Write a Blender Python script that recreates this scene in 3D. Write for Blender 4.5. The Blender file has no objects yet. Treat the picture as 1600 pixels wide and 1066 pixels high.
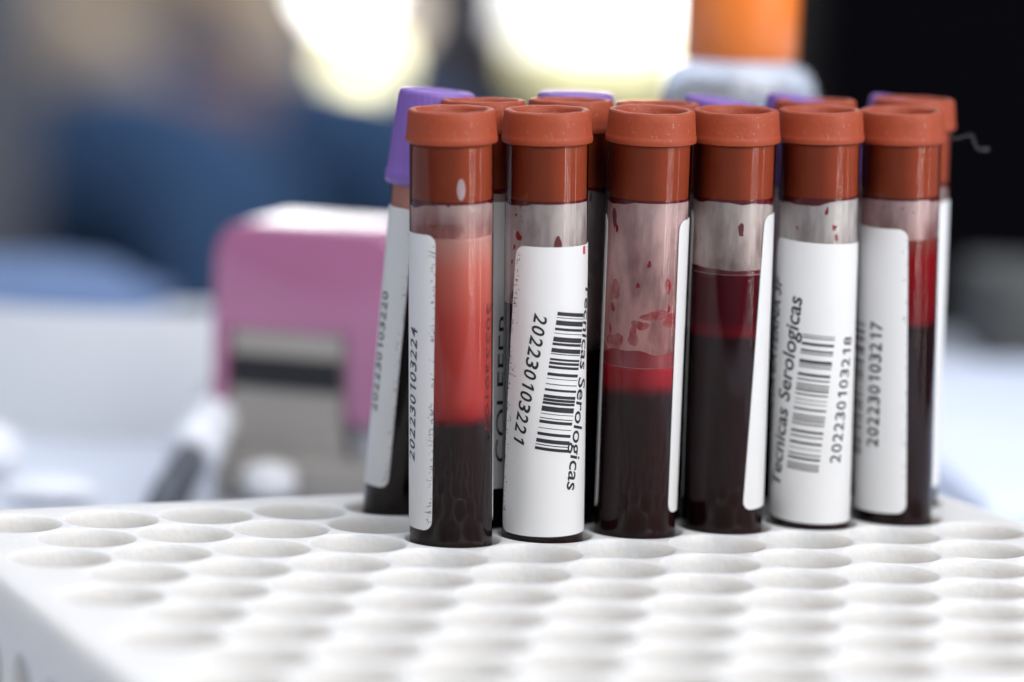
import bpy, bmesh, math, random
from mathutils import Vector, Matrix

sc = bpy.context.scene
COL = sc.collection
MM = 0.001
PI = math.pi

# ------------------------------------------------------------------ camera
CAM_H = 98.94 * MM
cam_d = bpy.data.cameras.new('camera')
cam = bpy.data.objects.new('camera', cam_d)
COL.objects.link(cam)
sc.camera = cam
cam_d.sensor_fit = 'HORIZONTAL'
cam_d.sensor_width = 36.0
cam_d.lens = 5400.0 / 1600.0 * 36.0
cam_d.clip_start = 0.02
cam_d.clip_end = 60.0
TH, RO = 0.1357, -0.03324
cam.matrix_world = Matrix.Translation((0, 0, CAM_H)) @ Matrix.Rotation(PI / 2 - TH, 4, 'X') @ Matrix.Rotation(-RO, 4, 'Z')
cam_d.dof.use_dof = True
cam_d.dof.focus_distance = 0.512
cam_d.dof.aperture_fstop = 6.8
cam_d.dof.aperture_blades = 9
cam_d.dof.aperture_rotation = 0.2

# ------------------------------------------------------------------ world and lamps
w = bpy.data.worlds.new('World')
sc.world = w
w.use_nodes = True
nt = w.node_tree
bg = nt.nodes['Background']
bg.inputs['Strength'].default_value = 0.85
geo = nt.nodes.new('ShaderNodeTexCoord')
sep = nt.nodes.new('ShaderNodeSeparateXYZ')
rmp = nt.nodes.new('ShaderNodeValToRGB')
mp = nt.nodes.new('ShaderNodeMapRange')
mp.inputs['From Min'].default_value = -1
mp.inputs['From Max'].default_value = 1
nt.links.new(geo.outputs['Generated'], sep.inputs[0])
nt.links.new(sep.outputs['Z'], mp.inputs['Value'])
nt.links.new(mp.outputs[0], rmp.inputs['Fac'])
mx_ = nt.nodes.new('ShaderNodeMapRange')      # the room is darker to the left
mx_.inputs['From Min'].default_value = -.8
mx_.inputs['From Max'].default_value = .3
mx_.inputs['To Min'].default_value = .42
nt.links.new(sep.outputs['X'], mx_.inputs['Value'])
vm_ = nt.nodes.new('ShaderNodeVectorMath'); vm_.operation = 'SCALE'
nt.links.new(rmp.outputs['Color'], vm_.inputs[0]); nt.links.new(mx_.outputs[0], vm_.inputs['Scale'])
nt.links.new(vm_.outputs[0], bg.inputs['Color'])
e = rmp.color_ramp.elements
e[0].position = 0.0; e[0].color = (0.22, 0.21, 0.20, 1)
e[1].position = 1.0; e[1].color = (0.95, 1.03, 1.22, 1)
m_ = rmp.color_ramp.elements.new(0.5); m_.color = (0.30, 0.31, 0.33, 1)


def area(name, loc, target, sx, sy, power, color):
    d = bpy.data.lights.new(name, 'AREA')
    d.shape = 'RECTANGLE'
    d.size, d.size_y = sx, sy
    d.energy = power
    d.color = color
    o = bpy.data.objects.new(name, d)
    COL.objects.link(o)
    o.location = loc
    o.rotation_euler = (Vector(target) - Vector(loc)).to_track_quat('-Z', 'Y').to_euler()
    return o


area('overhead_softbox', (-0.25, 0.95, 1.1), (0.02, 0.5, 0), 1.1, 0.9, 5.0, (0.92, 0.96, 1.0))
area('front_right_softbox', (0.75, -0.15, 0.75), (0.02, 0.51, 0.03), 0.5, 0.5, 6.0, (1.0, 0.98, 0.96))
area('front_fill', (0.22, -0.55, 0.85), (0.02, 0.51, 0.02), 1.0, 0.6, 6.5, (1.0, 0.985, 0.96))  # unseen fill light added to brighten the tube fronts
for az, wd, pw in ((53, 0.014, 0.6), (60, 0.008, 0.5), (67, 0.012, 0.4), (88, 0.016, 0.3)):
    a = math.radians(az)
    x0, y0 = 0.68 * math.sin(a), 0.505 - 0.68 * math.cos(a)
    area('window_strip_light', (x0, y0, 0.02), (0, 0.505, 0.02), wd, 0.75, pw, (1.0, 0.97, 0.95))

sc.view_settings.view_transform = 'Standard'
sc.view_settings.look = 'None'
sc.view_settings.exposure = 0.3
sc.view_settings.gamma = 1.0
sc.view_settings.use_curve_mapping = False
sc.cycles.use_denoising = True
sc.cycles.max_bounces = 10
sc.cycles.diffuse_bounces = 5
sc.cycles.transparent_max_bounces = 32
sc.cycles.sample_clamp_indirect = 6.0
sc.cycles.sample_clamp_direct = 0.0


# ------------------------------------------------------------------ material helpers
class N:
    def __init__(s, name):
        s.m = bpy.data.materials.new(name)
        s.m.use_nodes = True
        s.t = s.m.node_tree
        s.t.nodes.clear()
        s.out = s.n('ShaderNodeOutputMaterial')

    def n(s, typ, **kw):
        x = s.t.nodes.new(typ)
        for k, v in kw.items():
            if hasattr(x, k):
                setattr(x, k, v)
        return x

    def l(s, a, b):
        s.t.links.new(a, b)

    def noise(s, scale, detail=4, rough=.6, co='Object', stretch=None):
        tc = s.n('ShaderNodeTexCoord')
        src = tc.outputs[co]
        if stretch:
            mpn = s.n('ShaderNodeMapping')
            mpn.inputs['Scale'].default_value = stretch
            s.l(src, mpn.inputs[0]); src = mpn.outputs[0]
        q = s.n('ShaderNodeTexNoise')
        q.inputs['Scale'].default_value = scale
        q.inputs['Detail'].default_value = detail
        q.inputs['Roughness'].default_value = rough
        s.l(src, q.inputs['Vector'])
        return q.outputs['Fac']

    def ramp(s, fac, stops, interp='LINEAR'):
        r = s.n('ShaderNodeValToRGB')
        r.color_ramp.interpolation = interp
        el = r.color_ramp.elements
        while len(el) > 1:
            el.remove(el[-1])
        el[0].position = stops[0][0]
        el[0].color = (*stops[0][1], 1) if not isinstance(stops[0][1], (int, float)) else (stops[0][1],) * 3 + (1,)
        for p, c in stops[1:]:
            q = el.new(p)
            q.color = (*c, 1) if not isinstance(c, (int, float)) else (c, c, c, 1)
        s.l(fac, r.inputs['Fac'])
        return r.outputs['Color']

    def mix(s, fac, a, b):
        m = s.n('ShaderNodeMix', data_type='RGBA')
        if isinstance(fac, (int, float)): m.inputs[0].default_value = fac
        else: s.l(fac, m.inputs[0])
        for v, i in ((a, 6), (b, 7)):
            if isinstance(v, tuple): m.inputs[i].default_value = (*v, 1)
            else: s.l(v, m.inputs[i])
        return m.outputs[2]

    def math(s, op, a, b=None, clamp=False):
        m = s.n('ShaderNodeMath', operation=op)
        m.use_clamp = clamp
        for i, v in enumerate((a, b)):
            if v is None: continue
            if isinstance(v, (int, float)): m.inputs[i].default_value = v
            else: s.l(v, m.inputs[i])
        return m.outputs[0]

    def bump(s, h, strength, dist):
        b = s.n('ShaderNodeBump')
        b.inputs['Strength'].default_value = strength
        b.inputs['Distance'].default_value = dist
        s.l(h, b.inputs['Height'])
        return b.outputs[0]

    def zcoord(s, lo, hi):
        tc = s.n('ShaderNodeTexCoord')
        sp = s.n('ShaderNodeSeparateXYZ')
        s.l(tc.outputs['Object'], sp.inputs[0])
        mpn = s.n('ShaderNodeMapRange')
        mpn.inputs['From Min'].default_value = lo * MM
        mpn.inputs['From Max'].default_value = hi * MM
        s.l(sp.outputs['Z'], mpn.inputs['Value'])
        return mpn.outputs[0]

    def pbr(s, color, rough=.5, spec=.5, normal=None, sss=0, sss_r=None, metal=0, emit=None, estr=0, coat=0):
        p = s.n('ShaderNodeBsdfPrincipled')
        if isinstance(color, tuple): p.inputs['Base Color'].default_value = (*color, 1)
        else: s.l(color, p.inputs['Base Color'])
        if isinstance(rough, (int, float)): p.inputs['Roughness'].default_value = rough
        else: s.l(rough, p.inputs['Roughness'])
        p.inputs['Specular IOR Level'].default_value = spec
        p.inputs['Metallic'].default_value = metal
        p.inputs['Coat Weight'].default_value = coat
        if sss:
            p.inputs['Subsurface Weight'].default_value = sss
            p.inputs['Subsurface Radius'].default_value = sss_r
            p.inputs['Subsurface Scale'].default_value = 1.0
        if emit:
            p.inputs['Emission Color'].default_value = (*emit, 1)
            p.inputs['Emission Strength'].default_value = estr
        if normal is not None: s.l(normal, p.inputs['Normal'])
        s.l(p.outputs[0], s.out.inputs['Surface'])
        return s.m


def plain(name, c, rough=.5, spec=.4, var=.12, scale=60, bump=0, bd=.0005, coat=0):
    q = N(name)
    f = q.noise(scale)
    col = q.mix(f, tuple(v * (1 - var) for v in c), tuple(min(1, v * (1 + var)) for v in c))
    nm = q.bump(q.noise(scale * 6), bump, bd) if bump else None
    return q.pbr(col, rough, spec, nm, coat=coat)


def mat_rubber():
    q = N('brown_rubber')
    f = q.noise(260, 5)
    col = q.mix(f, (.26, .043, .017), (.35, .066, .028))
    # pale chalky dust: scattered specks and scuffs
    dust = q.ramp(q.noise(2200, 3, .7), [(0, 0.0), (.62, 0.0), (.69, 1.0)])
    patch = q.ramp(q.noise(330, 3), [(0, 0.0), (.48, 0.0), (.66, .55)])
    fac = q.math('MULTIPLY', dust, patch)
    col = q.mix(fac, col, (.78, .60, .55))
    turn = q.noise(700, 3, .5, stretch=(.03, .03, 1))
    h = q.math('ADD', q.noise(1500, 4), q.math('MULTIPLY', turn, .8))
    return q.pbr(col, .46, .28, q.bump(h, .4, .00013))


def mat_glass():
    q = N('clear_tube_plastic')
    tr = q.n('ShaderNodeBsdfTransparent')
    lw = q.n('ShaderNodeLayerWeight')
    lw.inputs['Blend'].default_value = .22
    tint = q.ramp(lw.outputs['Facing'], [(0, .985), (.55, .96), (.9, .80), (1, .62)])
    q.l(tint, tr.inputs['Color'])
    gl = q.n('ShaderNodeBsdfGlossy')
    gl.inputs['Roughness'].default_value = .02
    str_ = q.noise(700, 1, .5, stretch=(1, 1, .004))
    nb = q.bump(str_, .055, .00003)
    q.l(nb, gl.inputs['Normal'])
    fr = q.n('ShaderNodeFresnel')
    fr.inputs['IOR'].default_value = 1.4
    mx = q.n('ShaderNodeMixShader')
    q.l(fr.outputs[0], mx.inputs[0]); q.l(tr.outputs[0], mx.inputs[1]); q.l(gl.outputs[0], mx.inputs[2])
    q.l(mx.outputs[0], q.out.inputs['Surface'])
    return q.m


def mat_fluid(name, lo, hi, stops, transl=.4, streaks=0.0, mot=.28):
    q = N(name)
    z = q.zcoord(lo, hi)
    if streaks:
        z = q.math('ADD', z, q.math('MULTIPLY', q.math('SUBTRACT', q.noise(160, 4, .6, stretch=(1, 1, .5)), .5), streaks))
    col = q.ramp(z, stops)
    mott = q.noise(420, 5, .65, stretch=(1, 1, .35))
    col = q.mix(q.math('MULTIPLY', mott, mot), col, (.10, .004, .006))
    d = q.n('ShaderNodeBsdfDiffuse'); t = q.n('ShaderNodeBsdfTranslucent')
    q.l(col, d.inputs['Color']); q.l(col, t.inputs['Color'])
    mx = q.n('ShaderNodeMixShader'); mx.inputs[0].default_value = transl
    q.l(d.outputs[0], mx.inputs[1]); q.l(t.outputs[0], mx.inputs[2])
    q.l(mx.outputs[0], q.out.inputs['Surface'])
    return q.m


def mat_film(name, haze, hazecol, red, seed, redlow=0.0, lo=40, hi=52):
    """misted inner wall: thin pale haze, runs and drops of blood; rest see-through"""
    q = N(name)
    tc = q.n('ShaderNodeTexCoord')
    mpn = q.n('ShaderNodeMapping')
    mpn.inputs['Location'].default_value = (seed * .013, seed * .007, seed * .011)
    mpn.inputs['Scale'].default_value = (1, 1, .45)
    q.l(tc.outputs['Object'], mpn.inputs[0])
    v = q.n('ShaderNodeTexVoronoi')
    v.inputs['Scale'].default_value = 430
    wn = q.n('ShaderNodeTexNoise'); wn.inputs['Scale'].default_value = 900; q.l(mpn.outputs[0], wn.inputs['Vector'])
    va = q.n('ShaderNodeVectorMath', operation='MULTIPLY_ADD')
    q.l(wn.outputs['Color'], va.inputs[0]); va.inputs[1].default_value = (.0012,) * 3; q.l(mpn.outputs[0], va.inputs[2])
    q.l(va.outputs[0], v.inputs['Vector'])
    sepc = q.n('ShaderNodeSeparateColor')
    q.l(v.outputs['Color'], sepc.inputs[0])
    keep = q.math('GREATER_THAN', sepc.outputs[0], 1 - red)
    size = q.math('MULTIPLY', sepc.outputs[1], .27)
    drop = q.math('MULTIPLY', keep, q.math('LESS_THAN', v.outputs['Distance'], size))
    nz = q.n('ShaderNodeTexNoise'); nz.inputs['Scale'].default_value = 210; nz.inputs['Detail'].default_value = 3
    q.l(mpn.outputs[0], nz.inputs['Vector'])
    smear = q.ramp(nz.outputs['Fac'], [(0, 0.), (.62 - redlow * .12, 0.), (.68 - redlow * .12, .5), (.80 - redlow * .1, .85)])
    # more film towards the blood level
    zc = q.zcoord(hi, lo)
    smear = q.math('MULTIPLY', smear, q.math('ADD', q.math('MULTIPLY', zc, .75), .2), clamp=True)
    fac_r = q.math('MAXIMUM', q.math('MULTIPLY', drop, .9), smear)
    base = q.math('MULTIPLY', q.ramp(q.noise(220, 4, .6, stretch=(1, 1, .3)), [(0, .5), (.38, .9), (.60, 2.1), (1, 2.6)]), haze)
    basecol = q.mix(q.math('MULTIPLY', zc, redlow * .8, clamp=True), hazecol, (.80, .26, .24))
    fac = q.math('MAXIMUM', base, fac_r, clamp=True)
    col = q.mix(fac_r, basecol, (.20, .006, .012))
    d = q.n('ShaderNodeBsdfDiffuse'); t = q.n('ShaderNodeBsdfTranslucent')
    q.l(col, d.inputs['Color']); q.l(col, t.inputs['Color'])
    m1 = q.n('ShaderNodeMixShader'); m1.inputs[0].default_value = .30
    q.l(d.outputs[0], m1.inputs[1]); q.l(t.outputs[0], m1.inputs[2])
    tr = q.n('ShaderNodeBsdfTransparent')
    m2 = q.n('ShaderNodeMixShader')
    q.l(fac, m2.inputs[0]); q.l(tr.outputs[0], m2.inputs[1]); q.l(m1.outputs[0], m2.inputs[2])
    q.l(m2.outputs[0], q.out.inputs['Surface'])
    return q.m


def mat_label():
    q = N('white_paper_label')
    f = q.noise(90, 4)
    col = q.mix(f, (.84, .84, .845), (.90, .90, .90))
    spots = q.ramp(q.noise(1400, 3, .6, stretch=(1, 1, .5)), [(0, 0.), (.77, 0.), (.80, .5)])
    col = q.mix(spots, col, (.35, .33, .34))
    q.pbr(col, .38, .45, q.bump(q.noise(800, 3), .12, .00008))
    pb = [x for x in q.t.nodes if x.type == 'BSDF_PRINCIPLED'][0]
    tl = q.n('ShaderNodeBsdfTranslucent'); q.l(col, tl.inputs['Color'])
    mx = q.n('ShaderNodeMixShader'); mx.inputs[0].default_value = .30
    q.l(pb.outputs[0], mx.inputs[1]); q.l(tl.outputs[0], mx.inputs[2]); q.l(mx.outputs[0], q.out.inputs['Surface'])
    return q.m


def mat_foam():
    q = N('white_foam')
    v = q.n('ShaderNodeTexVoronoi'); v.inputs['Scale'].default_value = 900
    tc = q.n('ShaderNodeTexCoord'); q.l(tc.outputs['Object'], v.inputs['Vector'])
    h = q.math('ADD', q.math('MULTIPLY', v.outputs['Distance'], .7), q.math('MULTIPLY', q.noise(420, 6, .7), 1.3))
    f = q.noise(70, 5)
    col = q.mix(f, (.61, .60, .58), (.67, .66, .645))
    dirt = q.ramp(q.noise(1300, 3, .6), [(0, 0.), (.73, 0.), (.78, .35)])
    col = q.mix(dirt, col, (.45, .42, .38))
    return q.pbr(col, .55, .35, q.bump(h, .32, .0004), sss=.85, sss_r=(.0055, .0050, .0043))


M = dict(
    rubber=mat_rubber(), glass=mat_glass(), label=mat_label(), foam=mat_foam(),
    plug=plain('brown_rubber_plug', (.33, .062, .025), .6, .05, .12, 260, .1, .0001),
    purple=plain('lavender_plastic', (.19, .10, .38), .46, .5, .12, 150, .15, .0002),
    ink=plain('black_ink', (.018, .018, .022), .45, .4, .3, 400),
    inkgrey=plain('soft_grey_ink', (.60, .61, .66), .45, .4, .1, 400),
    inkred=plain('dark_red_ghost_ink', (.22, .02, .02), .5, .1, .2, 400),
    redmark=plain('red_ink', (.55, .02, .03), .45, .4, .1, 400),
    bloodring=plain('wet_dark_blood', (.13, .004, .010), .25, .5, .3, 300),
    blood=plain('red_blood_drop', (.30, .008, .018), .25, .5, .3, 300),
    smeardark=plain('wet_red_band', (.30, .022, .030), .3, .4, .4, 400),
    gap=plain('milky_air_gap', (.55, .42, .44), .4, .4, .2, 500),
    pinkrubber=plain('salmon_stopper', (.62, .20, .14), .4, .4, .1, 200),
    fibre=plain('white_fibre', (.6, .6, .62), .6, .2, .1, 500),
)


def mat_smear():
    q = N('thin_red_smear')
    d = q.n('ShaderNodeBsdfDiffuse'); d.inputs['Color'].default_value = (.50, .07, .08, 1)
    t = q.n('ShaderNodeBsdfTransparent')
    f = q.ramp(q.noise(650, 4, .6), [(0, .15), (.4, .25), (.65, .7)])
    mx = q.n('ShaderNodeMixShader')
    q.l(f, mx.inputs[0]); q.l(t.outputs[0], mx.inputs[1]); q.l(d.outputs[0], mx.inputs[2]); q.l(mx.outputs[0], q.out.inputs['Surface'])
    return q.m


M['smear'] = mat_smear()

# ------------------------------------------------------------------ mesh helpers
def link(name, bm, mat, parent=None, smooth=True):
    me = bpy.data.meshes.new(name)
    bmesh.ops.recalc_face_normals(bm, faces=bm.faces)
    bm.to_mesh(me); bm.free()
    if smooth:
        me.polygons.foreach_set('use_smooth', [True] * len(me.polygons))
    o = bpy.data.objects.new(name, me)
    COL.objects.link(o)
    if mat is not None: me.materials.append(mat)
    if parent is not None: o.parent = parent
    return o


def sharp(o, deg=35):
    bm = bmesh.new(); bm.from_mesh(o.data)
    for ed in bm.edges:
        if len(ed.link_faces) == 2 and ed.calc_face_angle(0) > math.radians(deg): ed.smooth = False
    bm.to_mesh(o.data); bm.free()
    return o


def tag(o, label=None, cat=None, group=None, kind=None):
    if label: o['label'] = label
    if cat: o['category'] = cat
    if group: o['group'] = group
    if kind: o['kind'] = kind
    return o


def empty(name, loc=(0, 0, 0), rot=None):
    o = bpy.data.objects.new(name, None)
    COL.objects.link(o)
    o.empty_display_size = .01
    o.location = loc
    if rot is not None:
        o.rotation_mode = 'QUATERNION'; o.rotation_quaternion = rot
    return o


def lathe(prof, seg=64, wob=None, closed_top=False, closed_bot=False):
    """prof: list of (r, z) in mm"""
    bm = bmesh.new()
    rings = []
    for k, (r, z) in enumerate(prof):
        if r <= 1e-6:
            rings.append([bm.verts.new((0, 0, z * MM))])
            continue
        ring = []
        for i in range(seg):
            a = 2 * PI * i / seg
            rr, zz = r, z
            if wob: rr, zz = wob(k, a, r, z)
            ring.append(bm.verts.new((rr * math.sin(a) * MM, -rr * math.cos(a) * MM, zz * MM)))
        rings.append(ring)
    for A, B in zip(rings, rings[1:]):
        if len(A) == 1 and len(B) == 1: continue
        if len(A) == 1:
            for i in range(seg): bm.faces.new((A[0], B[i], B[(i + 1) % seg]))
        elif len(B) == 1:
            for i in range(seg): bm.faces.new((A[i], A[(i + 1) % seg], B[0]))
        else:
            for i in range(seg): bm.faces.new((A[i], A[(i + 1) % seg], B[(i + 1) % seg], B[i]))
    return bm


def box(bm, x0, x1, y0, y1, z0, z1):
    vs = [bm.verts.new((x, y, z)) for x in (x0, x1) for y in (y0, y1) for z in (z0, z1)]
    for f in ((0, 1, 3, 2), (4, 6, 7, 5), (0, 4, 5, 1), (2, 3, 7, 6), (0, 2, 6, 4), (1, 5, 7, 3)):
        bm.faces.new([vs[i] for i in f])


def rbox(x0, x1, y0, y1, z0, z1, r, seg=4):
    bm = bmesh.new(); box(bm, x0, x1, y0, y1, z0, z1)
    bmesh.ops.bevel(bm, geom=list(bm.edges), offset=r, segments=seg, profile=.5, affect='EDGES')
    return bm


# flat (u, v) millimetre drawing -> wrapped round a cylinder of radius R
def cut_grid(bm, step=.45):
    us = [v.co.x for v in bm.verts]
    if not us: return
    u = math.floor(min(us) / step) * step + step
    while u < max(us):
        geom = list(bm.verts) + list(bm.edges) + list(bm.faces)
        bmesh.ops.bisect_plane(bm, geom=geom, plane_co=(u, 0, 0), plane_no=(1, 0, 0), dist=1e-6)
        u += step


def wrap(bm, R, off):
    cut_grid(bm)
    for v in bm.verts:
        a = v.co.x / R
        r = R + off
        v.co = Vector((r * math.sin(a) * MM, -r * math.cos(a) * MM, v.co.y * MM))
    return bm


def text_bm(s, p0, p1, height, shear=0.0, mirror=False, bold=0.0, R=6.2):
    """text whose middle line runs from p0=(deg, z) to p1; fitted to that length"""
    cu = bpy.data.curves.new('lettering', 'FONT')
    cu.body = s
    cu.size = 1.0
    cu.resolution_u = 3
    cu.shear = shear
    cu.offset = bold
    cu.fill_mode = 'FRONT'
    o = bpy.data.objects.new('lettering', cu)
    COL.objects.link(o)
    bpy.context.view_layer.update()
    dg = bpy.context.evaluated_depsgraph_get()
    me = bpy.data.meshes.new_from_object(o.evaluated_get(dg))
    bm = bmesh.new(); bm.from_mesh(me)
    bpy.data.objects.remove(o); bpy.data.meshes.remove(me)
    bmesh.ops.remove_doubles(bm, verts=bm.verts, dist=1e-5)
    x0 = min(v.co.x for v in bm.verts); x1 = max(v.co.x for v in bm.verts)
    capH = .70
    k = math.pi / 180 * R
    P0, P1 = Vector((p0[0] * k, p0[1])), Vector((p1[0] * k, p1[1]))
    d = P1 - P0; L = d.length; d.normalize()
    up = Vector((-d.y, d.x))
    if mirror: up = -up
    for v in bm.verts:
        s_ = (v.co.x - x0) / (x1 - x0) * L
        t_ = (v.co.y / capH - .5) * height
        q = P0 + d * s_ + up * t_
        v.co = Vector((q.x, q.y, 0))
    return bm


def one_bm():
    bm = bmesh.new()
    for pts in ([(.24, 0), (.38, 0), (.38, .70), (.24, .70)], [(.24, .70), (.24, .56), (.08, .46), (.08, .58)]):
        bm.faces.new([bm.verts.new((x, y, 0)) for x, y in pts])
    return bm


def digits_bm(s, p0, p1, height, R=6.2, bold=.012, fill=.80, shear=0.0, mirror=False):
    """evenly spaced printed digits from p0=(deg, z) to p1"""
    k = math.pi / 180 * R
    P0, P1 = Vector((p0[0] * k, p0[1])), Vector((p1[0] * k, p1[1]))
    d = (P1 - P0); L = d.length; d.normalize()
    up = Vector((-d.y, d.x)) * (-1 if mirror else 1)
    cell = L / len(s); out = bmesh.new(); cache = {}
    for i, c in enumerate(s):
        if c not in cache:
            if c == '1':
                b = one_bm()
            else:
                b = text_bm(c, (0, 0), (0, 1), 1, bold=bold, R=1)
                for v in b.verts: v.co = Vector((v.co.y, -v.co.x + .5, 0))     # back to upright unit cell
            mn = min(v.co.x for v in b.verts); mx = max(v.co.x for v in b.verts)
            h = max(v.co.y for v in b.verts)
            cache[c] = [[((v.co.x - mn) / (mx - mn), v.co.y / h) for v in f.verts] for f in b.faces]
            b.free()
        wd = cell * (fill * (.62 if c == '1' else 1))
        for f in cache[c]:
            vs = []
            for x, y in f:
                q = P0 + d * (cell * (i + .5) + (x - .5) * wd + shear * (y - .5) * height) + up * (y - .5) * height
                vs.append(out.verts.new((q.x, q.y, 0)))
            try: out.faces.new(vs)
            except ValueError: pass
    bmesh.ops.remove_doubles(out, verts=out.verts, dist=1e-5)
    return out


def bars_bm(bars, span, c_lo, c_hi, blen, R):
    """bars [(start, thick)] run from the lo end to the hi end of the line c_lo->c_hi, each bar across it"""
    bm = bmesh.new()
    k = math.pi / 180 * R
    P0, P1 = Vector((c_lo[0] * k, c_lo[1])), Vector((c_hi[0] * k, c_hi[1]))
    d = P1 - P0; L = d.length; d.normalize(); up = Vector((-d.y, d.x))
    for s_, t_ in bars:
        a, b = s_ / span * L, (s_ + t_) / span * L
        vs = [P0 + d * a - up * blen / 2, P0 + d * b - up * blen / 2, P0 + d * b + up * blen / 2, P0 + d * a + up * blen / 2]
        bm.faces.new([bm.verts.new((q.x, q.y, 0)) for q in vs])
    return bm


def patch_bm(R, edge_bot, edge_top, width, side, zb, zt, rc=1.6, zslope=0.0, thick=.09):
    """label sheet: the visible edge runs from edge_bot deg (bottom) to edge_top deg; the sheet extends `width` mm
    to the side (+1 right, -1 left)."""
    k = math.pi / 180 * R
    bm = bmesh.new()
    NU, NV = 44, 40
    vs_ = []
    for j in range(NV + 1):
        t = j / NV
        # denser rows near the two ends for the round corners
        t = .5 - .5 * math.cos(PI * t)
        z = zb + (zt - zb) * t
        dz = min(z - zb, zt - z)
        inset = 0 if dz >= rc else rc - math.sqrt(max(0, rc * rc - (rc - dz) ** 2))
        ue = (edge_bot + (edge_top - edge_bot) * t) * k
        row = []
        for i in range(NU + 1):
            s_ = i / NU
            u = ue + side * (inset + (width - 2 * inset) * s_)
            row.append((u, z + zslope * (u - ue)))
        vs_.append(row)

    def P(u, z, r): return (r * math.sin(u / R) * MM, -r * math.cos(u / R) * MM, z * MM)
    front = [[bm.verts.new(P(u, z, R + .02 + thick)) for u, z in row] for row in vs_]
    back = [[bm.verts.new(P(u, z, R + .02)) for u, z in row] for row in vs_]
    for j in range(NV):
        for i in range(NU):
            bm.faces.new((front[j][i], front[j][i + 1], front[j + 1][i + 1], front[j + 1][i]))
            bm.faces.new((back[j][i], back[j + 1][i], back[j + 1][i + 1], back[j][i + 1]))
    for j in range(NV):
        bm.faces.new((front[j][0], front[j + 1][0], back[j + 1][0], back[j][0]))
        bm.faces.new((front[j][NU], back[j][NU], back[j + 1][NU], front[j + 1][NU]))
    for i in range(NU):
        bm.faces.new((front[0][i], back[0][i], back[0][i + 1], front[0][i + 1]))
        bm.faces.new((front[NV][i], front[NV][i + 1], back[NV][i + 1], back[NV][i]))
    return bm


def ticks_bm(R, e0, e1, zb, zt, n, side, rng, spread=.35):
    """little black fibres of ink where the label edge was torn"""
    bm = bmesh.new(); k = math.pi / 180 * R
    for _ in range(n):
        t = rng.random(); z = zb + (zt - zb) * t
        u = (e0 + (e1 - e0) * t) * k + side * abs(rng.gauss(.15, spread))
        ln = rng.uniform(.1, .75) * (2.0 if rng.random() < .07 else 1); wd = rng.uniform(.03, .08)
        a = rng.gauss(0, .45) + (PI / 2 if rng.random() < .25 else 0)
        d = Vector((math.cos(a), math.sin(a))) * ln / 2; p = Vector((-d.y, d.x)).normalized() * wd
        c = Vector((u, z)); mid = c + p * rng.uniform(-2, 2)
        q = [c - d, mid - p, c + d, mid + p]
        try: bm.faces.new([bm.verts.new((w_.x, w_.y, 0)) for w_ in q])
        except ValueError: pass
    return bm


# ------------------------------------------------------------------ foam rack
PHI = 0.4029
RO_ORG = Vector((-45.62, 517.53))


def lat(i, j):
    u = 15 * i - 7.5 * j; v = 12.99 * j
    return uv(u, v)


def uv(u, v):
    return Vector((RO_ORG.x + u * math.cos(PHI) + v * math.sin(PHI), RO_ORG.y + u * math.sin(PHI) - v * math.cos(PHI)))


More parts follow.
